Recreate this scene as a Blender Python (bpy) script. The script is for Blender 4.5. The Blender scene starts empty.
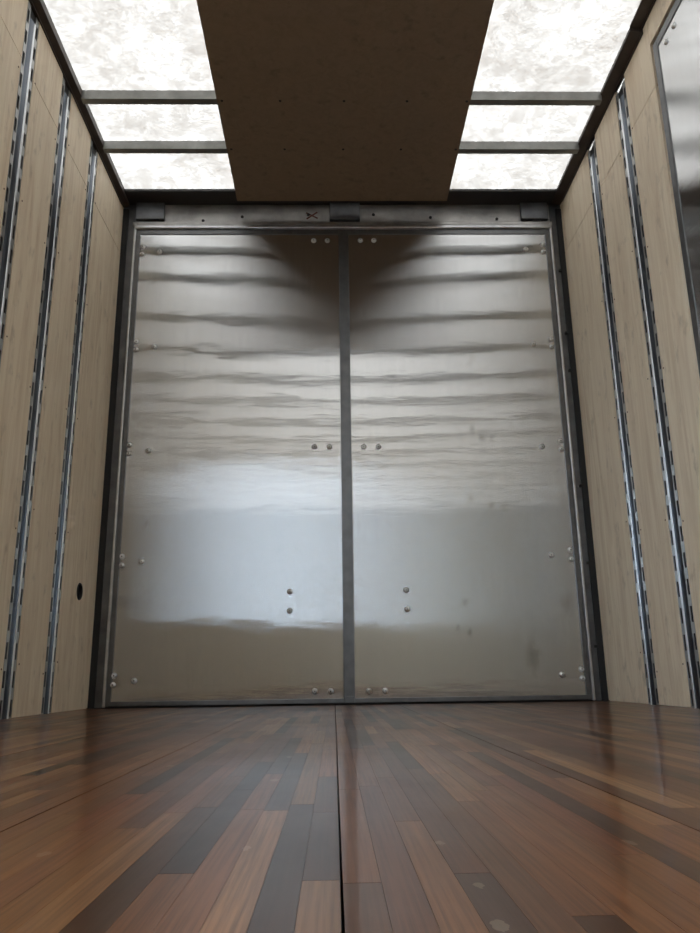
import bpy, bmesh, math, random
from mathutils import Matrix, Vector

random.seed(11)
scene = bpy.context.scene
C = scene.collection

# ------------------------------------------------------------------ camera
CAM_H = 0.1248
cam = bpy.data.cameras.new('camera')
cam.sensor_fit = 'AUTO'
cam.sensor_width = 36.0
cam.lens = 773.9 * 36.0 / 933.0
cam.clip_start = 0.01
cam_o = bpy.data.objects.new('camera', cam)
C.objects.link(cam_o)
RI = Vector((0.9997093, -0.01979754, -0.01376155))
UP = Vector((0.00806117, -0.2634691, 0.96463415))
FW = Vector((0.02272313, 0.96446467, 0.26323292))
m = Matrix.Identity(4)
for i in range(3):
    m[i][0], m[i][1], m[i][2] = RI[i], UP[i], -FW[i]
m[2][3] = CAM_H
cam_o.matrix_world = m
scene.camera = cam_o

# ------------------------------------------------------------------ daylight
world = bpy.data.worlds.new('overcast_sky')
scene.world = world
world.use_nodes = True
bg = world.node_tree.nodes['Background']
# even overcast with faint cloud structure
wt = world.node_tree
w_co = wt.nodes.new('ShaderNodeTexCoord')
w_no = wt.nodes.new('ShaderNodeTexNoise')
w_no.inputs['Scale'].default_value = 2.5
w_no.inputs['Detail'].default_value = 4
w_ra = wt.nodes.new('ShaderNodeValToRGB')
w_ra.color_ramp.elements[0].color = (0.66, 0.795, 0.93, 1)
w_ra.color_ramp.elements[1].color = (0.76, 0.915, 1.07, 1)
wt.links.new(w_co.outputs['Generated'], w_no.inputs['Vector'])
wt.links.new(w_no.outputs['Fac'], w_ra.inputs['Fac'])
wt.links.new(w_ra.outputs['Color'], bg.inputs['Color'])
world.cycles.sampling_method = 'MANUAL'
world.cycles.sample_map_resolution = 256
bg.inputs['Strength'].default_value = 8.5

scene.view_settings.view_transform = 'Standard'
scene.view_settings.look = 'None'
scene.view_settings.gamma = 1.0
scene.view_settings.exposure = 0.33
scene.view_settings.use_curve_mapping = False
scene.cycles.use_adaptive_sampling = False
scene.cycles.max_bounces = 14
scene.cycles.diffuse_bounces = 8
scene.cycles.glossy_bounces = 8
scene.cycles.transmission_bounces = 8
scene.cycles.caustics_reflective = True
scene.cycles.sample_clamp_indirect = 10.0

# ------------------------------------------------------------------ room numbers (metres)
XL, XR = -1.17, 1.32            # faces of the plywood lining
YD = 3.859                      # face of the rear doors
YF = -4.60                      # front bulkhead
ZS = 2.752                      # translucent roof sheet
ZWL, ZWR = 2.705, 2.735         # top of the lining
XC = 0.075

# ------------------------------------------------------------------ materials
class NT:
    def __init__(self, name):
        self.mat = bpy.data.materials.new(name)
        self.mat.use_nodes = True
        self.t = self.mat.node_tree
        self.b = self.t.nodes['Principled BSDF']
        self.out = self.t.nodes['Material Output']
    def n(self, typ, **kw):
        nd = self.t.nodes.new(typ)
        for k, v in kw.items():
            setattr(nd, k, v)
        return nd
    def l(self, a, b):
        self.t.links.new(a, b)
    def set(self, **kw):
        for k, v in kw.items():
            self.b.inputs[k.replace('_', ' ')].default_value = v
    def pos(self, scale=(1, 1, 1), loc=(0, 0, 0)):
        g = self.n('ShaderNodeNewGeometry')
        mp = self.n('ShaderNodeMapping')
        mp.inputs['Scale'].default_value = scale
        mp.inputs['Location'].default_value = loc
        self.l(g.outputs['Position'], mp.inputs['Vector'])
        return mp.outputs['Vector']
    def noise(self, vec, scale, detail=4, rough=0.5, dist=0.0):
        nd = self.n('ShaderNodeTexNoise')
        nd.inputs['Scale'].default_value = scale
        nd.inputs['Detail'].default_value = detail
        nd.inputs['Roughness'].default_value = rough
        nd.inputs['Distortion'].default_value = dist
        self.l(vec, nd.inputs['Vector'])
        return nd.outputs['Fac']
    def ramp(self, fac, stops):
        r = self.n('ShaderNodeValToRGB')
        e = r.color_ramp.elements
        while len(e) < len(stops):
            e.new(0.5)
        for el, (p, c) in zip(e, stops):
            el.position = p
            el.color = (*c, 1) if len(c) == 3 else c
        self.l(fac, r.inputs['Fac'])
        return r.outputs['Color']
    def mix(self, fac, a, b, mode='MIX'):
        x = self.n('ShaderNodeMix', data_type='RGBA', blend_type=mode)
        for s, v in ((x.inputs['Factor'], fac), (x.inputs['A'], a), (x.inputs['B'], b)):
            if isinstance(v, (int, float)):
                s.default_value = v
            elif isinstance(v, tuple):
                s.default_value = (*v, 1)
            else:
                self.l(v, s)
        return x.outputs['Result']
    def math(self, op, a, b=0.0, clamp=False):
        x = self.n('ShaderNodeMath', operation=op, use_clamp=clamp)
        for s, v in ((x.inputs[0], a), (x.inputs[1], b)):
            if isinstance(v, (int, float)):
                s.default_value = v
            else:
                self.l(v, s)
        return x.outputs[0]
    def bump(self, h, strength, dist):
        b = self.n('ShaderNodeBump')
        b.inputs['Strength'].default_value = strength
        b.inputs['Distance'].default_value = dist
        self.l(h, b.inputs['Height'])
        self.l(b.outputs['Normal'], self.b.inputs['Normal'])

def g3(v):
    return (v, v, v)

def mat_plywood(name, base, dark, blot):
    k = NT(name)
    v1 = k.pos((7, 7, 0.55))
    grain = k.noise(v1, 3.0, 6, 0.62, 1.2)
    fine = k.noise(k.pos((60, 60, 1.5)), 3.0, 3, 0.5)
    big = k.noise(k.pos((1.6, 1.6, 0.8), (3, 1, 5)), 1.7, 3, 0.5)
    spots = k.noise(k.pos((9, 9, 5), (1, 7, 2)), 1.9, 4, 0.6)
    c = k.ramp(grain, [(0.30, dark), (0.60, base)])
    c = k.mix(k.math('MULTIPLY', fine, 0.22), c, dark)
    c = k.mix(k.ramp(big, [(0.35, g3(0)), (0.75, g3(0.55))]), c, blot)
    c = k.mix(k.ramp(spots, [(0.58, g3(0)), (0.76, g3(0.50))]), c, tuple(x * 0.55 for x in dark))
    k.l(c, k.b.inputs['Base Color'])
    k.set(Roughness=0.62)
    k.b.inputs['Specular IOR Level'].default_value = 0.25
    k.bump(fine, 0.12, 0.001)
    return k.mat

def mat_aluminium(name, rough, aniso, tangent, streak, warp, smudge, groove=0.22, marks=()):
    k = NT(name)
    k.set(Metallic=1.0, Anisotropic=aniso)
    tv = k.n('ShaderNodeCombineXYZ')
    for i in range(3):
        tv.inputs[i].default_value = tangent[i]
    k.l(tv.outputs[0], k.b.inputs['Tangent'])
    mill = k.noise(k.pos((26, 26, 0.5)), 4.0, 4, 0.6)          # vertical mill lines of the rolled sheet
    c = k.ramp(mill, [(0.3, (0.555, 0.565, 0.575)), (0.7, (0.605, 0.615, 0.62))])
    sm = k.noise(k.pos((5.5, 5.5, 3.4), smudge), 1.5, 4, 0.6, 0.6)
    c = k.mix(k.ramp(sm, [(0.66, g3(0)), (0.76, g3(0.5))]), c, (0.40, 0.385, 0.37))
    if marks:
        geo = k.n('ShaderNodeNewGeometry')
        wob = k.noise(k.pos((1, 1, 0.6)), 38, 4, 0.6)
        tot = None
        for (mx, mz, r, st) in marks:                        # hand and grease marks on the sheet
            s_ = k.n('ShaderNodeVectorMath', operation='MULTIPLY')
            s_.inputs[1].default_value = (1, 0, 0.6)
            k.l(geo.outputs['Position'], s_.inputs[0])
            d = k.n('ShaderNodeVectorMath', operation='DISTANCE')
            k.l(s_.outputs[0], d.inputs[0]); d.inputs[1].default_value = (mx, 0, mz * 0.6)
            e = k.math('ADD', d.outputs['Value'], k.math('MULTIPLY', wob, r * 1.1))
            f = k.math('MULTIPLY', k.math('DIVIDE', k.math('SUBTRACT', r * 1.15, e), r * 0.5, True), st, True)
            tot = f if tot is None else k.math('MAXIMUM', tot, f)
        c = k.mix(tot, c, (0.27, 0.26, 0.25))
    k.l(c, k.b.inputs['Base Color'])
    rv = k.noise(k.pos((2.2, 2.2, 9.0)), 2.0, 4, 0.6)
    k.l(k.math('ADD', k.math('MULTIPLY', rv, 0.03), rough - 0.015), k.b.inputs['Roughness'])
    a = k.noise(k.pos((1.1, 1.1, 3.2), (2, 0, 1)), 2.0, 2, 0.5)
    b = k.noise(k.pos((6, 6, 42)), 1.0, 3, 0.55)
    h = k.math('ADD', k.math('MULTIPLY', a, warp), k.math('MULTIPLY', b, streak))
    bp = k.n('ShaderNodeBump')
    bp.inputs['Strength'].default_value = 1.0
    bp.inputs['Distance'].default_value = 1.0
    k.l(h, bp.inputs['Height'])
    # microscopic vertical rolling grooves scatter light sideways
    wn = k.n('ShaderNodeTexWhiteNoise', noise_dimensions='3D')
    k.l(k.pos((9000, 9000, 9000)), wn.inputs['Vector'])
    sp = k.n('ShaderNodeSeparateColor')
    k.l(wn.outputs['Color'], sp.inputs[0])
    gv = k.math('ADD', k.math('ADD', sp.outputs[0], sp.outputs[1]), sp.outputs[2])
    gs = k.math('MULTIPLY', k.math('SUBTRACT', gv, 1.5), groove)
    sc = k.n('ShaderNodeVectorMath', operation='SCALE')
    k.l(tv.outputs[0], sc.inputs[0]); k.l(gs, sc.inputs['Scale'])
    ad = k.n('ShaderNodeVectorMath', operation='ADD')
    k.l(bp.outputs['Normal'], ad.inputs[0]); k.l(sc.outputs[0], ad.inputs[1])
    nm = k.n('ShaderNodeVectorMath', operation='NORMALIZE')
    k.l(ad.outputs[0], nm.inputs[0])
    k.l(nm.outputs[0], k.b.inputs['Normal'])
    return k.mat

def mat_steel(name, col, rough, metallic=1.0, spread=0.25, scale=18):
    k = NT(name)
    f = k.noise(k.pos(), scale, 5, 0.6)
    c = k.ramp(f, [(0.3, tuple(x * (1 - spread) for x in col)), (0.7, col)])
    k.l(c, k.b.inputs['Base Color'])
    k.set(Metallic=metallic, Roughness=rough)
    return k.mat

def mat_roof():
    k = NT('translucent_fibreglass')
    big = k.noise(k.pos((1, 1, 1)), 4.4, 5, 0.62, 0.5)
    mid = k.noise(k.pos((1, 1, 1), (4, 2, 0)), 14.0, 5, 0.65, 0.8)
    fib = k.noise(k.pos((1, 2.2, 1), (1, 8, 0)), 55.0, 3, 0.6, 1.5)
    f = k.math('ADD', k.math('ADD', k.math('MULTIPLY', big, 0.30), k.math('MULTIPLY', mid, 0.36)), k.math('MULTIPLY', fib, 0.34))
    c = k.ramp(f, [(0.37, (0.076, 0.060, 0.048)), (0.50, (0.118, 0.098, 0.082)), (0.66, (0.240, 0.201, 0.171))])
    k.t.nodes.remove(k.b)
    # thin clear-resin sheet: most skylight passes, a little is scattered on the way
    tp = k.n('ShaderNodeBsdfTransparent')
    tr = k.n('ShaderNodeBsdfTranslucent')
    df = k.n('ShaderNodeBsdfDiffuse')
    df.inputs['Color'].default_value = (0.45, 0.43, 0.40, 1)
    k.l(k.mix(1.0, c, g3(0.9), 'MULTIPLY'), tp.inputs['Color'])
    k.l(k.mix(1.0, c, g3(0.1), 'MULTIPLY'), tr.inputs['Color'])
    a1 = k.n('ShaderNodeAddShader'); a2 = k.n('ShaderNodeAddShader')
    k.l(tp.outputs[0], a1.inputs[0]); k.l(tr.outputs[0], a1.inputs[1])
    k.l(a1.outputs[0], a2.inputs[0]); k.l(df.outputs[0], a2.inputs[1])
    k.l(a2.outputs[0], k.out.inputs['Surface'])
    return k.mat

SCUFFS = [(-0.219, 0.643, 0.011), (-0.068, 0.651, 0.008), (0.081, 0.655, 0.008), (0.226, 0.646, 0.009),
          (0.089, 0.528, 0.007), (0.085, 0.448, 0.010), (-0.074, 1.359, 0.014), (-0.077, 1.061, 0.012),
          (-0.249, 1.251, 0.012), (-0.045, 2.514, 0.02)]
def mat_floor(name, source):
    k = NT(name)
    if source == 'object':
        oi = k.n('ShaderNodeObjectInfo')
        tone = oi.outputs['Color']
    else:
        at = k.n('ShaderNodeAttribute', attribute_name='tone')
        tone = at.outputs['Color']
    sep = k.n('ShaderNodeSeparateColor')
    k.l(tone, sep.inputs[0])
    geo = k.n('ShaderNodeNewGeometry')
    off = k.n('ShaderNodeVectorMath', operation='MULTIPLY_ADD')   # each strip samples its own piece of grain
    off.inputs[1].default_value = (37.0, 53.0, 11.0)
    k.l(tone, off.inputs[0]); k.l(geo.outputs['Position'], off.inputs[2])
    mp = k.n('ShaderNodeMapping')
    mp.inputs['Scale'].default_value = (320, 6, 1)
    k.l(off.outputs[0], mp.inputs['Vector'])
    g1 = k.noise(mp.outputs[0], 1.0, 4, 0.6, 0.15)
    mp2 = k.n('ShaderNodeMapping')
    mp2.inputs['Scale'].default_value = (18, 3.0, 1)
    k.l(off.outputs[0], mp2.inputs['Vector'])
    g2 = k.noise(mp2.outputs[0], 1.0, 3, 0.55, 0.4)
    c = k.mix(k.ramp(g1, [(0.32, g3(0.55)), (0.62, g3(0))]), tone, (0.016, 0.007, 0.004))
    c = k.mix(k.ramp(g2, [(0.40, g3(0)), (0.75, g3(0.35))]), c, (0.10, 0.040, 0.02))
    # pale scuffs where the lacquer is chipped
    wob = k.noise(k.pos((1, 1, 1)), 90, 3, 0.6)
    tot = None
    for (sx, sy, r) in SCUFFS:
        d = k.n('ShaderNodeVectorMath', operation='DISTANCE')
        s = k.n('ShaderNodeVectorMath', operation='MULTIPLY')
        s.inputs[1].default_value = (1, 0.45, 0)
        k.l(geo.outputs['Position'], s.inputs[0]); k.l(s.outputs[0], d.inputs[0])
        d.inputs[1].default_value = (sx, sy * 0.45, 0)
        mk = k.math('LESS_THAN', k.math('ADD', d.outputs['Value'], k.math('MULTIPLY', wob, r * 1.15)), r)
        tot = mk if tot is None else k.math('MAXIMUM', tot, mk)
    c = k.mix(k.math('MULTIPLY', tot, 0.25), c, (0.32, 0.25, 0.18))
    k.l(c, k.b.inputs['Base Color'])
    wear = k.noise(k.pos((2.2, 1.4, 1)), 2.0, 4, 0.6)
    k.l(k.ramp(wear, [(0.35, g3(0.282)), (0.70, g3(0.33))]), k.b.inputs['Roughness'])
    k.b.inputs['Specular IOR Level'].default_value = 0.04
    k.b.inputs['Coat Weight'].default_value = 0.34
    k.b.inputs['Coat Roughness'].default_value = 0.085
    k.b.inputs['Coat IOR'].default_value = 1.42
    und = k.noise(k.pos((14, 3.0, 1)), 2.0, 3, 0.55)
    hh = k.math('ADD', k.math('MULTIPLY', und, 0.0008), k.math('MULTIPLY', g1, 0.00006))
    k.bump(hh, 0.5, 1.0)
    return k.mat

M = dict(
    ply=mat_plywood('birch_plywood', (0.91, 0.80, 0.63), (0.70, 0.56, 0.405), (0.85, 0.735, 0.57)),
    board=mat_plywood('brown_plywood', (0.26, 0.19, 0.132), (0.215, 0.155, 0.105), (0.235, 0.172, 0.12)),
    door_l=mat_aluminium('aluminium_sheet_wavy', 0.105, 1.0, (1, 0, 0), 0.00015, 0.0013, (0, 0, 0)),
    door_r=mat_aluminium('aluminium_sheet_smudged', 0.085, 1.0, (1, 0, 0), 0.00015, 0.0006, (0.85, 0, 0.3), 0.22,
        [(0.736, 1.383, 0.034, 0.5), (0.785, 1.333, 0.034, 0.5), (0.838, 1.327, 0.030, 0.5), (0.968, 0.21, 0.085, 0.5), (1.163, 0.472, 0.07, 0.35),
         (0.81, 0.968, 0.034, 0.4), (0.881, 0.957, 0.025, 0.4), (0.709, 1.005, 0.04, 0.35), (0.651, 0.478, 0.03, 0.4), (0.667, 0.333, 0.026, 0.5), (0.609, 0.353, 0.024, 0.4)]),
    door_s=mat_aluminium('aluminium_sheet_side', 0.17, 0.9, (0, 1, 0), 0.0002, 0.0015, (5, 2, 0.3), 0.06),
    frame=mat_steel('door_edge_aluminium', (0.20, 0.205, 0.21), 0.42),
    bead=mat_steel('bright_bead', (0.62, 0.63, 0.64), 0.30),
    post=mat_steel('dark_painted_steel', (0.20, 0.207, 0.22), 0.40, 0.85, 0.45, 9),
    header=mat_steel('header_steel', (0.50, 0.49, 0.475), 0.36, 0.85, 0.45, 7),
    roofrail=mat_steel('brown_roof_rail', (0.085, 0.068, 0.058), 0.5, 0.3, 0.35, 10),
    bow=mat_steel('roof_bow_steel', (0.26, 0.26, 0.245), 0.40, 0.75),
    black=mat_steel('black_coated_steel', (0.025, 0.023, 0.022), 0.55, 0.0),
    track=mat_steel('galvanised_steel', (0.13, 0.15, 0.18), 0.34, 1.0, 0.18, 30),
    flange=mat_steel('galvanised_flange', (0.48, 0.485, 0.48), 0.42, 0.85, 0.25, 14),
    chrome=mat_steel('zinc_screw', (0.84, 0.84, 0.84), 0.36, 0.95, 0.1),
    dark=mat_steel('black_rubber_and_shade', (0.012, 0.012, 0.013), 0.7, 0.0),  # rubber and other dark parts, also the painted shade in slots and frame gaps
    cavity=mat_steel('dark_outer_skin', (0.03, 0.03, 0.032), 0.7, 0.0),
    rust=mat_steel('red_primer', (0.16, 0.045, 0.03), 0.7, 0.0, 0.5, 40),
    strip=mat_floor('lacquered_hardwood', 'object'),
    strips=mat_floor('lacquered_hardwood_field', 'attr'),
    roof=mat_roof(),
    ridge_highlight=mat_steel('ridge_highlight_steel', (0.82, 0.85, 0.88), 0.36, 1.0, 0.1),  # raised bead, paler than the channel so its colour draws the highlight line
    grey=mat_steel('grey_lining', (0.17, 0.18, 0.195), 0.5, 0.0, 0.06, 3),
    ground=mat_steel('outdoor_concrete', (0.20, 0.195, 0.185), 0.9, 0.0, 0.2, 2),
)

# ------------------------------------------------------------------ helpers
def bx(bm, x0, x1, y0, y1, z0, z1, bev=0.0):
    x0, x1 = min(x0, x1), max(x0, x1)
    y0, y1 = min(y0, y1), max(y0, y1)
    r = bmesh.ops.create_cube(bm, size=1.0)
    vs = r['verts']
    for v in vs:
        v.co = Vector((x0 if v.co.x < 0 else x1, y0 if v.co.y < 0 else y1, z0 if v.co.z < 0 else z1))
    if bev:
        es = list({e for v in vs for e in v.link_edges})
        bmesh.ops.bevel(bm, geom=es, offset=bev, segments=2, affect='EDGES', profile=0.6)

def obj(name, bm, mat, parent=None, smooth=False):
    me = bpy.data.meshes.new(name)
    bmesh.ops.recalc_face_normals(bm, faces=bm.faces)
    bm.to_mesh(me)
    bm.free()
    me.materials.append(mat)
    if smooth:
        for p in me.polygons:
            p.use_smooth = True
    o = bpy.data.objects.new(name, me)
    C.objects.link(o)
    o.parent = parent
    return o

def boxobj(name, dims, mat, parent=None, bev=0.0):
    bm = bmesh.new()
    bx(bm, *dims, bev)
    return obj(name, bm, mat, parent)

def prism_y(bm, prof, y0, y1):
    """extrude a closed (x, z) profile along y"""
    a = [bm.verts.new((x, y0, z)) for x, z in prof]
    b = [bm.verts.new((x, y1, z)) for x, z in prof]
    n = len(prof)
    for i in range(n):
        bm.faces.new((a[i], a[(i + 1) % n], b[(i + 1) % n], b[i]))
    bm.faces.new(a); bm.faces.new(b[::-1])

def prism_z(bm, prof, z0, z1):
    a = [bm.verts.new((x, y, z0)) for x, y in prof]
    b = [bm.verts.new((x, y, z1)) for x, y in prof]
    n = len(prof)
    for i in range(n):
        bm.faces.new((a[i], a[(i + 1) % n], b[(i + 1) % n], b[i]))
    bm.faces.new(a); bm.faces.new(b[::-1])

def lathe(bm, prof, seg=20):
    """turn an (r, h) profile round +Z"""
    rings = []
    for r, h in prof:
        if r < 1e-6:
            rings.append([bm.verts.new((0, 0, h))])
        else:
            rings.append([bm.verts.new((r * math.cos(2 * math.pi * i / seg), r * math.sin(2 * math.pi * i / seg), h)) for i in range(seg)])
    for p, q in zip(rings, rings[1:]):
        for i in range(seg):
            j = (i + 1) % seg
            if len(p) == 1 and len(q) > 1:
                bm.faces.new((p[0], q[i], q[j]))
            elif len(q) == 1 and len(p) > 1:
                bm.faces.new((p[i], p[j], q[0]))
            elif len(p) > 1:
                bm.faces.new((p[i], p[j], q[j], q[i]))

def root(name, loc=(0, 0, 0)):
    o = bpy.data.objects.new(name, None)
    o.empty_display_size = 0.1
    C.objects.link(o)
    o.location = loc
    return o

def tag(o, label, cat, group=None, kind=None):
    o['label'] = label
    o['category'] = cat
    if group: o['group'] = group
    if kind: o['kind'] = kind
    return o

def copy_obj(src, parent, loc=None, rot=None, name=None):
    c = src.copy()
    if name: c.name = name
    C.objects.link(c)
    c.parent = parent
    if loc is not None: c.location = loc
    if rot is not None: c.rotation_euler = rot
    return c

# ------------------------------------------------------------------ ground outside
g = boxobj('ground', (-40, 40, -40, 40, -1.3, -1.1), M['ground'])
tag(g, 'grey concrete ground outside the open side hatch', 'ground', kind='structure')

# ------------------------------------------------------------------ floor
floor = tag(root('floor'), 'glossy laminated hardwood floor of brown strips in wide boards', 'floor', kind='structure')
boxobj('subfloor', (XL - 0.05, XR + 0.05, YF, YD + 0.1, -0.12, -0.03), M['cavity'], floor)

TONES = [((0.195, 0.082, 0.033), 5), ((0.150, 0.060, 0.026), 5), ((0.25, 0.118, 0.050), 4), ((0.105, 0.044, 0.022), 4),
         ((0.034, 0.017, 0.010), 2.5), ((0.30, 0.155, 0.072), 1.5), ((0.165, 0.064, 0.029), 4), ((0.060, 0.029, 0.017), 2.5)]
def tone():
    c = random.choices([t for t, _ in TONES], [w for _, w in TONES])[0]
    j = 0.82 * random.uniform(0.85, 1.15)
    return (c[0] * j * random.uniform(0.95, 1.05), c[1] * j * random.uniform(0.95, 1.05), c[2] * j)

def screen(x, y):
    d = Vector((x, y, -CAM_H)); z = d.dot(FW)
    if z < 0.05: return None
    return (350 + 773.9 * d.dot(RI) / z, 466.5 - 773.9 * d.dot(UP) / z)

seams = [XL - 0.02] + [0.0036 + 0.2937 * k for k in range(-3, 5)] + [XR + 0.02]
NSTR = 12
strips = []
boards = []
for bi in range(len(seams) - 1):
    a, b = seams[bi] + 0.0008, seams[bi + 1] - 0.0008
    b_o = root('floor_board', ((a + b) / 2, 0, 0))
    b_o.parent = floor
    boards.append(b_o)
    n = max(1, round((b - a) / 0.2937 * NSTR))
    w = (b - a) / n
    for i in range(n):
        y = YF - random.uniform(0, 0.5)
        while y < YD + 0.02:
            ln = random.choice((random.uniform(0.22, 0.5), random.uniform(0.4, 0.95)))
            y1 = min(y + ln, YD + 0.02)
            y0 = max(y, YF)
            if y1 - y0 > 0.03:
                strips.append((bi, a + i * w, a + (i + 1) * w, y0, y1))
            y = y1 if y1 < YD + 0.019 else YD + 1
def area(s):
    _, x0, x1, y0, y1 = s
    y0 = max(y0, 0.44)
    if y1 <= y0: return 0
    pts = [screen(x0, y0), screen(x1, y0), screen(x1, y1), screen(x0, y1)]
    if any(p is None for p in pts): return 0
    pts = [(min(max(p[0], 0), 700), min(max(p[1], 0), 933)) for p in pts]
    return abs(sum(pts[i][0] * pts[(i + 1) % 4][1] - pts[(i + 1) % 4][0] * pts[i][1] for i in range(4))) / 2
order = sorted(range(len(strips)), key=lambda i: -area(strips[i]))
single = set(order[:298])
bm = bmesh.new(); bx(bm, -0.5, 0.5, -0.5, 0.5, -1.0, 0.0)
strip_me = bpy.data.meshes.new('strip'); bm.to_mesh(strip_me); bm.free()
strip_me.materials.append(M['strip'])
rest, rest_cols = bmesh.new(), []
for i, (bi, x0, x1, y0, y1) in enumerate(strips):
    gx, gy = 0.00012, 0.0002
    c = tone()
    if i in single:
        o = bpy.data.objects.new('strip', strip_me)
        C.objects.link(o)
        o.parent = boards[bi]
        o.location = ((x0 + x1) / 2 - boards[bi].location.x, (y0 + y1) / 2, 0)
        o.scale = (x1 - x0 - 2 * gx, y1 - y0 - 2 * gy, 0.03)
        o.color = (*c, 1)
    else:
        bx(rest, x0 + gx, x1 - gx, y0 + gy, y1 - gy, -0.03, 0.0)
        rest_cols.append(c)
nf = len(rest.faces)
me = bpy.data.meshes.new('strip_field'); rest.to_mesh(me); rest.free()
att = me.attributes.new('tone', 'FLOAT_COLOR', 'FACE')
for f in range(nf):
    att.data[f].color = (*rest_cols[f // 6], 1)
me.materials.append(M['strips'])
so = bpy.data.objects.new('strip_field', me); C.objects.link(so); so.parent = floor
so['kind'] = 'stuff'

# ------------------------------------------------------------------ plywood lined walls
TR_W = 0.058                                  # half width of the gap left for a cargo track
tracks_l = [3.320, 2.913, 2.515, 2.11, 1.70, 1.30]
tracks_r = [3.322, 2.917]
OP0, OP1, OPZ = -1.30, 0.25, 0.64
DR0, DR1, DRZ = 1.43, 2.584, 2.612            # closed side door in the right wall
T = 0.013

def panel(par, side, y0, y1, z0, z1, name='plywood_panel'):
    xf = XL if side < 0 else XR
    gp = 0.0013
    if abs(z0 - SEAM) < 0.001: z0 += 0.0012
    return boxobj(name, (xf, xf + side * T, y0 + gp, y1 - gp, z0 + gp, z1 - gp), M['ply'], par)

def holed_panel(par, xf, side, y0, y1, z0, z1, cy, cz, r):
    """plywood sheet with a round hole cut through it"""
    bm = bmesh.new()
    gp = 0.0009
    y0, y1, z0, z1 = y0 + gp, y1 - gp, z0 + gp, z1 - gp
    N = 32
    lay = []
    for x in (xf, xf + side * T):
        inner, outer = [], []
        h = r * 2.0
        for i in range(N):
            t = 2 * math.pi * i / N
            c, s = math.cos(t), math.sin(t)
            inner.append(bm.verts.new((x, cy + r * c, cz + r * s)))
            q = h / max(abs(c), abs(s))
            outer.append(bm.verts.new((x, cy + q * c, cz + q * s)))
        for i in range(N):
            j = (i + 1) % N
            bm.faces.new((inner[i], inner[j], outer[j], outer[i]))
        ys = (y0, cy - h, cy + h, y1); zs = (z0, cz - h, cz + h, z1)
        for a in range(3):
            for b in range(3):
                if a == 1 and b == 1: continue
                bm.faces.new([bm.verts.new((x, ys[a + p], zs[b + q])) for p, q in ((0, 0), (1, 0), (1, 1), (0, 1))])
        lay.append(inner)
    for i in range(N):
        j = (i + 1) % N
        bm.faces.new((lay[0][i], lay[0][j], lay[1][j], lay[1][i]))
    for y in (y0, y1):
        bm.faces.new([bm.verts.new(p) for p in ((xf, y, z0), (xf + side * T, y, z0), (xf + side * T, y, z1), (xf, y, z1))])
    return obj('plywood_panel', bm, M['ply'], par)

wl = tag(root('wall_left', (0, 0, 0)), 'pale plywood lined wall left of the metal doors with a round black hole', 'wall', kind='structure')
wr = tag(root('wall_right', (0, 0, 0)), 'pale plywood lined wall right of the metal doors holding a metal side door', 'wall', kind='structure')
SEAM = 2.418
YE = 3.872
edges = [YE] + [v for c in tracks_l for v in (c + TR_W, c - TR_W)] + [OP1]
for i in range(0, len(edges), 2):
    y1, y0 = edges[i], edges[i + 1]
    if i == 0:
        holed_panel(wl, XL, -1, y0, y1, 0.0, SEAM, 3.617, 0.525, 0.037)
    else:
        panel(wl, -1, y0, y1, 0.0, SEAM)
    panel(wl, -1, y0, y1, SEAM, ZS - 0.006)
panel(wl, -1, OP0, OP1, 2.45, ZS - 0.006)
panel(wl, -1, OP0, OP1, 0.0, OPZ)
panel(wl, -1, YF, OP0, 0.0, SEAM); panel(wl, -1, YF, OP0, SEAM, ZS - 0.006)
bm = bmesh.new()
bx(bm, XL - 0.05, XL - 0.045, OP1, YD + 0.1, -0.05, ZS + 0.02)
bx(bm, XL - 0.05, XL - 0.045, YF, OP0, -0.05, ZS + 0.02)
bx(bm, XL - 0.05, XL - 0.045, OP0, OP1, 2.45, ZS + 0.02)
bx(bm, XL - 0.05, XL - 0.045, OP0, OP1, -0.05, OPZ)
obj('outer_skin', bm, M['cavity'], wl)
bm = bmesh.new()
bx(bm, XL - 0.05, XL + 0.004, OP1 - 0.03, OP1, OPZ, 2.45)
bx(bm, XL - 0.05, XL + 0.004, OP0, OP0 + 0.03, OPZ, 2.45)
bx(bm, XL - 0.05, XL + 0.004, OP0 + 0.03, OP1 - 0.03, 2.42, 2.45)
bx(bm, XL - 0.05, XL + 0.004, OP0 + 0.03, OP1 - 0.03, OPZ, OPZ + 0.03)
obj('hatch_frame', bm, M['frame'], wl)
# rubber ring in the round hole
bm = bmesh.new()
lathe(bm, [(0.034, -0.012), (0.031, 0.001), (0.034, 0.004), (0.038, 0.003), (0.040, 0.0)], 32)
gr = obj('grommet', bm, M['dark'], wl, True)
gr.rotation_euler = (0, math.pi / 2, 0); gr.location = (XL, 3.617, 0.525)

edges = [YE] + [v for c in tracks_r for v in (c + TR_W, c - TR_W)] + [DR1 + 0.004]
for i in range(0, len(edges), 2):
    panel(wr, 1, edges[i + 1], edges[i], 0.0, SEAM)
    panel(wr, 1, edges[i + 1], edges[i], SEAM, ZS - 0.006)
panel(wr, 1, DR0 - 0.004, DR1 + 0.004, DRZ + 0.006, ZS - 0.006)
panel(wr, 1, YF, DR0 - 0.004, 0.0, SEAM); panel(wr, 1, YF, DR0 - 0.004, SEAM, ZS - 0.006)
boxobj('outer_skin', (XR + 0.06, XR + 0.065, YF, YD + 0.1, -0.05, ZS + 0.02), M['cavity'], wr)
wf = boxobj('wall_front', (XL - 0.05, XR + 0.05, YF - 0.03, YF, -0.03, ZS + 0.02), M['grey'])
tag(wf, 'grey bulkhead closing the front end of the truck body', 'wall', kind='structure')

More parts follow.
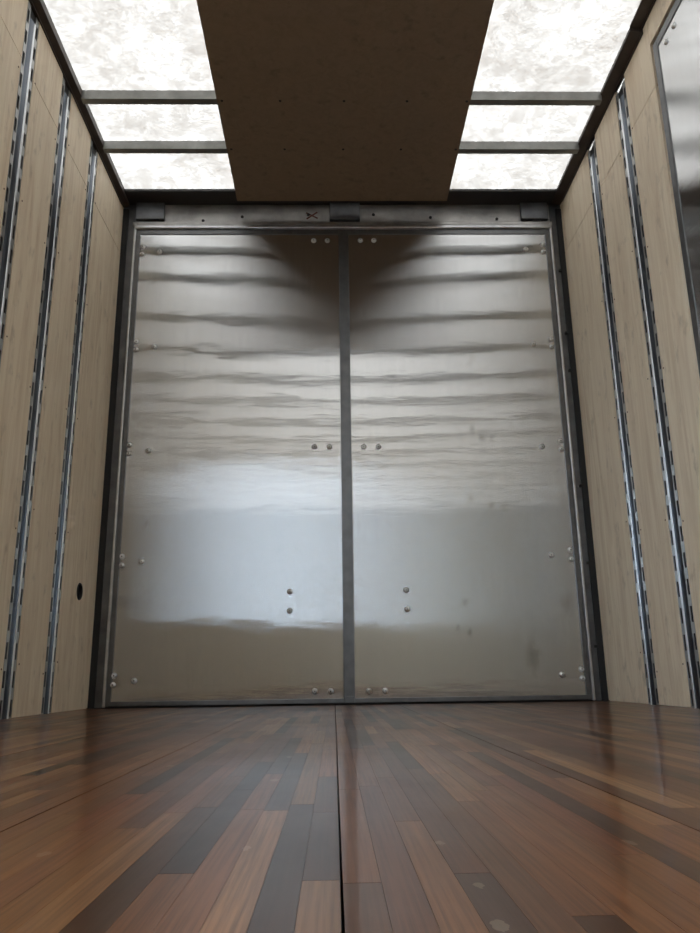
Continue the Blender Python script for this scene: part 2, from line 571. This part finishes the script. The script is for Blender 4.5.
# small screws holding the lining, close to the tracks
bm = bmesh.new(); lathe(bm, [(0.0036, 0.0), (0.0033, 0.0012), (0.0, 0.0015)], 8)
psc = None
for side, xf, cs, par in ((-1, XL, tracks_l[:3], wl), (1, XR, tracks_r, wr)):
    for c in cs:
        for dy in (-0.075, 0.078):
            for k in range(5):
                z = 0.14 + k * 0.56 + (0.05 if dy > 0 else 0) + random.uniform(-0.04, 0.04)
                if psc is None:
                    psc = obj('panel_screw', bm, M['rust'], par)
                    o = psc
                else:
                    o = copy_obj(psc, par)
                o.location = (xf, c + dy, z)
                o.rotation_euler = (0, math.pi / 2 if side < 0 else -math.pi / 2, 0)

# ------------------------------------------------------------------ slotted cargo tracks
def track_meshes(sx):
    """sx = +1: faces +X (left wall), -1: faces -X"""
    H = 2.695
    ch = bmesh.new()
    prof = [(-0.004, -0.0275), (-0.001, -0.0275), (0.0025, -0.017), (0.0040, -0.009), (0.0047, -0.003), (0.0049, 0.0), (0.0046, 0.003),
            (0.0018, 0.0225), (-0.001, 0.0275), (-0.004, 0.0275)]
    prism_z(ch, [(sx * x, y) for x, y in prof], 0.0, H - 0.055)
    flanges = []
    x0, x1 = sx * -0.004, sx * -0.001
    for s in (-1, 1):
        fl = bmesh.new(); flanges.append(fl)
        bx(fl, x0, x1, s * 0.0275, s * 0.0345, 0, H)
        bx(fl, x0, x1, s * 0.0525, s * 0.0545, 0, H)
        z = 0.006
        bx(fl, x0, x1, s * 0.0345, s * 0.0525, 0, z)
        while z < H:
            zt = min(z + 0.0998, H)
            if z + 0.059 < H:
                bx(fl, x0, x1, s * 0.0345, s * 0.0525, z + 0.059, zt)
            z += 0.0998
    ed = bmesh.new()
    prism_z(ed, [(sx * x, y) for x, y in ((0.0015, 0.0010), (0.0062, 0.0030), (0.0074, 0.0060), (0.0072, 0.0120), (0.0050, 0.0155), (0.0010, 0.0180))], 0.0, H - 0.055)
    bk = bmesh.new()  # black strip behind the flanges, paints the shade inside the slots
    bx(bk, sx * -0.012, sx * -0.0055, -0.0565, 0.0565, 0, H)
    return ch, flanges, ed, bk
tl = ['slotted steel cargo track on left plywood wall nearest the double doors',
      'slotted steel cargo track on left wall, second from the double doors',
      'slotted steel cargo track on left wall, third from the double doors, cut by picture edge',
      'slotted steel cargo track on left wall, fourth from the double doors',
      'slotted steel cargo track on left wall, fifth from the double doors',
      'slotted steel cargo track on left wall, sixth from the double doors']
tr = ['slotted steel cargo track on right plywood wall nearest the double doors',
      'slotted steel cargo track on right wall next to the metal side door']
for sx, xf, cs, labs in ((1, XL, tracks_l, tl), (-1, XR, tracks_r, tr)):
    ch, fl, ed, bk = track_meshes(sx)
    first = None
    for c, lab in zip(cs, labs):
        r = root('cargo_track', (xf, c, 0.0))
        tag(r, lab, 'cargo track', 'slotted cargo tracks on the walls')
        if first is None:
            first = (obj('channel', ch, M['track'], r), *[obj('slotted_flange', q, M['flange'], r) for q in fl], obj('ridge_highlight', ed, M['ridge_highlight'], r), obj('slot_shade', bk, M['dark'], r))
        else:
            for p in first: copy_obj(p, r)

# ------------------------------------------------------------------ roof
ceil = tag(root('ceiling'), 'translucent mottled white roof sheet carried on thin steel bows', 'ceiling', kind='structure')
bm = bmesh.new()
vs = [bm.verts.new(p) for p in ((XL - 0.06, YF - 0.05, ZS), (XR + 0.06, YF - 0.05, ZS), (XR + 0.06, YD + 0.12, ZS), (XL - 0.06, YD + 0.12, ZS))]
bm.faces.new(vs)
obj('translucent_sheet', bm, M['roof'], ceil)
bows = [3.352, 3.004] + [2.40 - 0.605 * k for k in range(12)]
b0 = None
for y in bows:
    if b0 is None:
        bm = bmesh.new()
        x0, x1 = XL + 0.03, XR - 0.05
        # hat section: web faces and lips under the sheet
        for p in ([(0.0, 0.0), (0.036, 0.0), (0.036, 0.047), (0.0, 0.047)],):
            a = [bm.verts.new((x0, q[0], q[1])) for q in p]
            b = [bm.verts.new((x1, q[0], q[1])) for q in p]
            for i in range(4):
                bm.faces.new((a[i], a[(i + 1) % 4], b[(i + 1) % 4], b[i]))
            bm.faces.new(a); bm.faces.new(b[::-1])
        b0 = obj('roof_bow', bm, M['bow'], ceil)
        o = b0
    else:
        o = copy_obj(b0, ceil)
    o.location = (0, y, 2.704)
for side, xf, lip, zb, y0 in ((-1, XL, -1.137, ZWL, YF), (1, XR, 1.266, ZWR - 0.012, 2.632), (1, XR, 1.266, ZWR + 0.012, YF)):
    bm = bmesh.new()
    y1 = YD if y0 > 0 or side < 0 else 2.632
    xo = xf + side * 0.012
    prism_y(bm, [(xo, zb), (xf, zb), (lip, zb + 0.010), (lip, ZS - 0.003), (xo, ZS - 0.003)], y0, y1)
    bx(bm, xf - side * 0.006, xf, y0, min(y1, YD - 0.04), zb - 0.006, zb)     # thin lip along the foot of the rail
    obj('edge_rail', bm, M['roofrail'], ceil)
boxobj('rear_rail', (XL, XR, 3.748, YD + 0.12, 2.735, ZS - 0.003), M['black'], ceil)

cb = root('ceiling_board', (XC, 0, 2.69))
tag(cb, 'long dark brown plywood board screwed under the roof bows', 'ceiling board')
o = boxobj('board', (-0.5175 - XC, 0.6516 - XC, 3.774 - 1.83, 3.774, 0.0, 0.0135), M['board'], cb)
bm = bmesh.new(); lathe(bm, [(0.0065, 0.0), (0.0055, -0.002), (0.002, -0.0015), (0.0, -0.001)], 10)
s0 = None
for y in (2.998, 3.336):
    for x in (-0.494, -0.227, 0.067, 0.358, 0.635):
        if s0 is None:
            s0 = obj('screw', bm, M['dark'], cb); o = s0
        else:
            o = copy_obj(s0, cb)
        o.location = (x - XC, y, 0.0)

# ------------------------------------------------------------------ rear door frame
fr = tag(root('trim_1', (XC, YD, 0)), 'dark steel frame with header beam around the double doors', 'door frame', kind='structure')
def fbox(name, x0, x1, y0, y1, z0, z1, mat, bev=0.0, par=fr):
    o = boxobj(name, (x0 - XC, x1 - XC, y0 - YD, y1 - YD, z0, z1), M[mat], par, bev)
    return o
fbox('header_beam', -1.100, 1.254, YD + 0.015, YD + 0.11, 2.585, 2.735, 'header', 0.004)
fbox('header_lip', XL + 0.06, XR - 0.06, YD - 0.004, YD + 0.014, 2.592, 2.612, 'header', 0.003)
fbox('bead', -1.098, 1.252, YD - 0.014, YD + 0.014, 2.564, 2.590, 'bead', 0.008)
fbox('post', XL - 0.045, -1.100, YD + 0.014, YD + 0.11, -0.02, 2.735, 'post', 0.004)
fbox('post', 1.254, XR + 0.055, YD + 0.014, YD + 0.11, -0.02, 2.735, 'post', 0.004)
fbox('bead', -1.100, -1.087, YD - 0.010, YD + 0.014, 0.004, 2.600, 'bead', 0.005)
fbox('bead', 1.240, 1.254, YD - 0.010, YD + 0.014, 0.004, 2.600, 'bead', 0.005)
fbox('corner_block', -1.095, -0.937, YD - 0.012, YD + 0.015, 2.626, 2.732, 'post', 0.004)
fbox('corner_block', 1.085, 1.240, YD - 0.012, YD + 0.015, 2.626, 2.732, 'post', 0.004)
fbox('latch_block', -0.004, 0.167, YD - 0.012, YD + 0.015, 2.622, 2.732, 'post', 0.004)
fbox('sill', XL, XR, YD - 0.012, YD + 0.1, -0.03, 0.003, 'dark')
fbox('backing', XL - 0.05, XR + 0.05, YD + 0.11, YD + 0.12, -0.05, ZS, 'cavity')
fbox('gap_shade', XL - 0.02, -1.140, YD + 0.004, YD + 0.016, 0.003, 2.70, 'dark')  # black box standing in for the shade in the gap beside the post
fbox('gap_shade', 1.290, XR + 0.02, YD + 0.004, YD + 0.016, 0.003, 2.70, 'dark')
# clips along the painted gap shade between lining and posts
for side, x in ((1, XR - 0.034),):
    for z in (0.25, 0.66, 1.06, 1.70, 1.92, 2.30):
        boxobj('clip', (x - 0.009 - XC, x + 0.009 - XC, -0.004, 0.014, z, z + 0.012), M['dark'], fr)
# bolt holes and red mark on the header
bm = bmesh.new(); lathe(bm, [(0.009, 0.0), (0.008, 0.004), (0.004, 0.0045), (0.0, 0.002)], 12)
h0 = None
for x, z in ((-0.125, 2.668), (0.245, 2.668), (-0.50, 2.655), (-0.72, 2.63), (0.57, 2.65), (0.95, 2.64)):
    if h0 is None: h0 = obj('bolt', bm, M['dark'], fr); o = h0
    else: o = copy_obj(h0, fr)
    o.location = (x - XC, 0.0145, z); o.rotation_euler = (math.pi / 2, 0, 0)
bm = bmesh.new()
for a in (0.62, -0.5):
    q = bmesh.ops.create_cube(bm, size=1.0)['verts']
    for v in q:
        p = Vector((v.co.x * 0.075, v.co.y * 0.001, v.co.z * 0.009))
        v.co = Matrix.Rotation(-a, 4, 'Y') @ p
o = obj('paint_mark', bm, M['rust'], fr); o.location = (-0.105 - XC, 0.0145, 2.663)

# ------------------------------------------------------------------ screws shared by the doors
bm = bmesh.new()
lathe(bm, [(0.0150, 0.0), (0.0148, 0.0018), (0.0125, 0.0028), (0.0118, 0.0055), (0.0095, 0.0088), (0.0055, 0.0102), (0.0042, 0.0102), (0.0036, 0.0060), (0.0, 0.0058)], 18)
SCREW = bpy.data.meshes.new('screw'); bm.to_mesh(SCREW); bm.free()
SCREW.materials.append(M['chrome'])
for p in SCREW.polygons: p.use_smooth = True
bm = bmesh.new(); lathe(bm, [(0.0037, 0.0), (0.0, 0.0002)], 6)
SOCK = bpy.data.meshes.new('socket'); bm.to_mesh(SOCK); bm.free()
SOCK.materials.append(M['dark'])
def add_screw(par, loc, rot, s=1.0):
    o = bpy.data.objects.new('screw', SCREW); C.objects.link(o)
    o.parent = par; o.location = loc; o.rotation_euler = rot; o.scale = (s, s, s)
    k = bpy.data.objects.new('socket', SOCK); C.objects.link(k)
    k.parent = o; k.location = (0, 0, 0.0062)

# ------------------------------------------------------------------ the double doors
def door(name, x0, x1, skin, label, screws):
    cx = (x0 + x1) / 2
    d = tag(root(name, (cx, YD, 0)), label, 'door', kind='structure')
    def b(nm, a, c, y0, y1, z0, z1, mt, bev=0.0):
        return boxobj(nm, (a - cx, c - cx, y0, y1, z0, z1), M[mt], d, bev)
    b('door_core', x0, x1, 0.012, 0.08, 0.008, 2.575, 'frame')
    b('frame_bar', x0, x1, -0.001, 0.012, 2.534, 2.575, 'frame', 0.002)
    b('frame_bar', x0, x1, -0.004, 0.012, 0.008, 0.030, 'frame', 0.002)
    if x0 < 0:
        b('frame_bar', x0, -1.062, -0.002, 0.012, 0.030, 2.534, 'frame', 0.002)
        sk = (-1.062, x1)
    else:
        b('frame_bar', 1.213, x1, -0.002, 0.012, 0.030, 2.534, 'frame', 0.002)
        sk = (x0, 1.213)
    # the skin is a thin sheet, gridded so that it can sag a little between its screws
    bm = bmesh.new()
    NX, NZ = 24, 52
    vs = []
    for j in range(NZ + 1):
        row = []
        for i in range(NX + 1):
            x = sk[0] + (sk[1] - sk[0]) * i / NX; z = 0.030 + 2.504 * j / NZ
            row.append(bm.verts.new((x - cx, 0.004, z)))
        vs.append(row)
    for j in range(NZ):
        for i in range(NX):
            bm.faces.new((vs[j][i], vs[j][i + 1], vs[j + 1][i + 1], vs[j + 1][i]))
    for f in bm.faces:
        if f.normal.y > 0: f.normal_flip()
    o = obj('aluminium_skin', bm, M[skin], d, True)
    if o.data.polygons[0].normal.y > 0:
        o.data.flip_normals()
    for (x, z) in screws:
        add_screw(d, (x - cx, 0.004, z), (math.pi / 2, 0, 0))
    return d, b
SL = [(-1.047, 2.458), (-1.048, 2.411), (-0.952, 2.428), (-1.049, 1.883), (-1.049, 1.839), (-0.952, 1.853), (-1.051, 1.303), (-1.051, 1.258),
      (-0.953, 1.273), (-0.093, 1.286), (-0.015, 1.285), (-1.052, 0.723), (-1.052, 0.678), (-0.954, 0.696), (-1.054, 0.149), (-1.057, 0.106),
      (-0.957, 0.124), (-0.093, 0.064), (-0.017, 0.063), (-0.216, 0.540), (-0.216, 0.446), (-0.095, 2.496), (-0.018, 2.496)]
SR = [(0.167, 2.497), (0.243, 2.497), (1.099, 2.439), (1.197, 2.468), (1.198, 2.422), (1.098, 1.861), (1.196, 1.887), (1.196, 1.843), (0.164, 1.284),
      (0.24, 1.284), (1.098, 1.279), (1.199, 1.309), (1.200, 1.264), (1.099, 0.708), (1.2, 0.733), (1.2, 0.686), (0.361, 0.541), (0.363, 0.447),
      (1.104, 0.124), (1.202, 0.15), (1.203, 0.106), (0.166, 0.062), (0.244, 0.061)]
d1, b1 = door('door_1', -1.086, 0.070, 'door_l', 'left leaf of the double doors, shiny wavy aluminium with bright reflection', SL)
d2, b2 = door('door_2', 0.071, 1.239, 'door_r', 'right leaf of the double doors, aluminium with smudges and striped reflections', SR)
b1('meeting_strip', 0.046, 0.099, -0.012, 0.004, 0.012, 2.556, 'frame', 0.003)
b1('foot_clip', 0.050, 0.096, -0.018, -0.012, 0.008, 0.040, 'frame', 0.002)

# ------------------------------------------------------------------ metal side door in the right wall
d3 = tag(root('door_3', (XR, (DR0 + DR1) / 2, 0)), 'closed aluminium side door with grey frame in the right plywood wall', 'door', kind='structure')
cy = (DR0 + DR1) / 2
def b3(nm, x0, x1, y0, y1, z0, z1, mt, bev=0.0):
    return boxobj(nm, (x0, x1, y0 - cy, y1 - cy, z0, z1), M[mt], d3, bev)
b3('frame_bar', 0.002, 0.05, DR1 - 0.046, DR1 - 0.008, 0.006, DRZ - 0.012, 'frame', 0.004)
b3('frame_bar', 0.002, 0.05, DR0 + 0.008, DR0 + 0.046, 0.006, DRZ - 0.012, 'frame', 0.004)
b3('frame_bar', 0.002, 0.05, DR0 + 0.046, DR1 - 0.046, DRZ - 0.050, DRZ - 0.012, 'frame', 0.004)
b3('frame_bar', 0.002, 0.05, DR0 + 0.046, DR1 - 0.046, 0.006, 0.040, 'frame', 0.004)
b3('seal', 0.012, 0.058, DR1 - 0.008, DR1 + 0.003, 0.0, DRZ + 0.004, 'dark')
b3('seal', 0.012, 0.058, DR0 - 0.003, DR1 - 0.008, DRZ - 0.012, DRZ + 0.004, 'dark')
b3('aluminium_skin', 0.006, 0.012, DR0 + 0.046, DR1 - 0.046, 0.040, DRZ - 0.050, 'door_s')
for y, z in ((2.399, 2.525), (2.471, 2.519), (1.55, 2.52), (2.47, 1.30), (2.47, 0.12), (1.55, 1.30), (1.55, 0.12)):
    add_screw(d3, (0.006, y - cy, z), (0, -math.pi / 2, 0), 0.8)
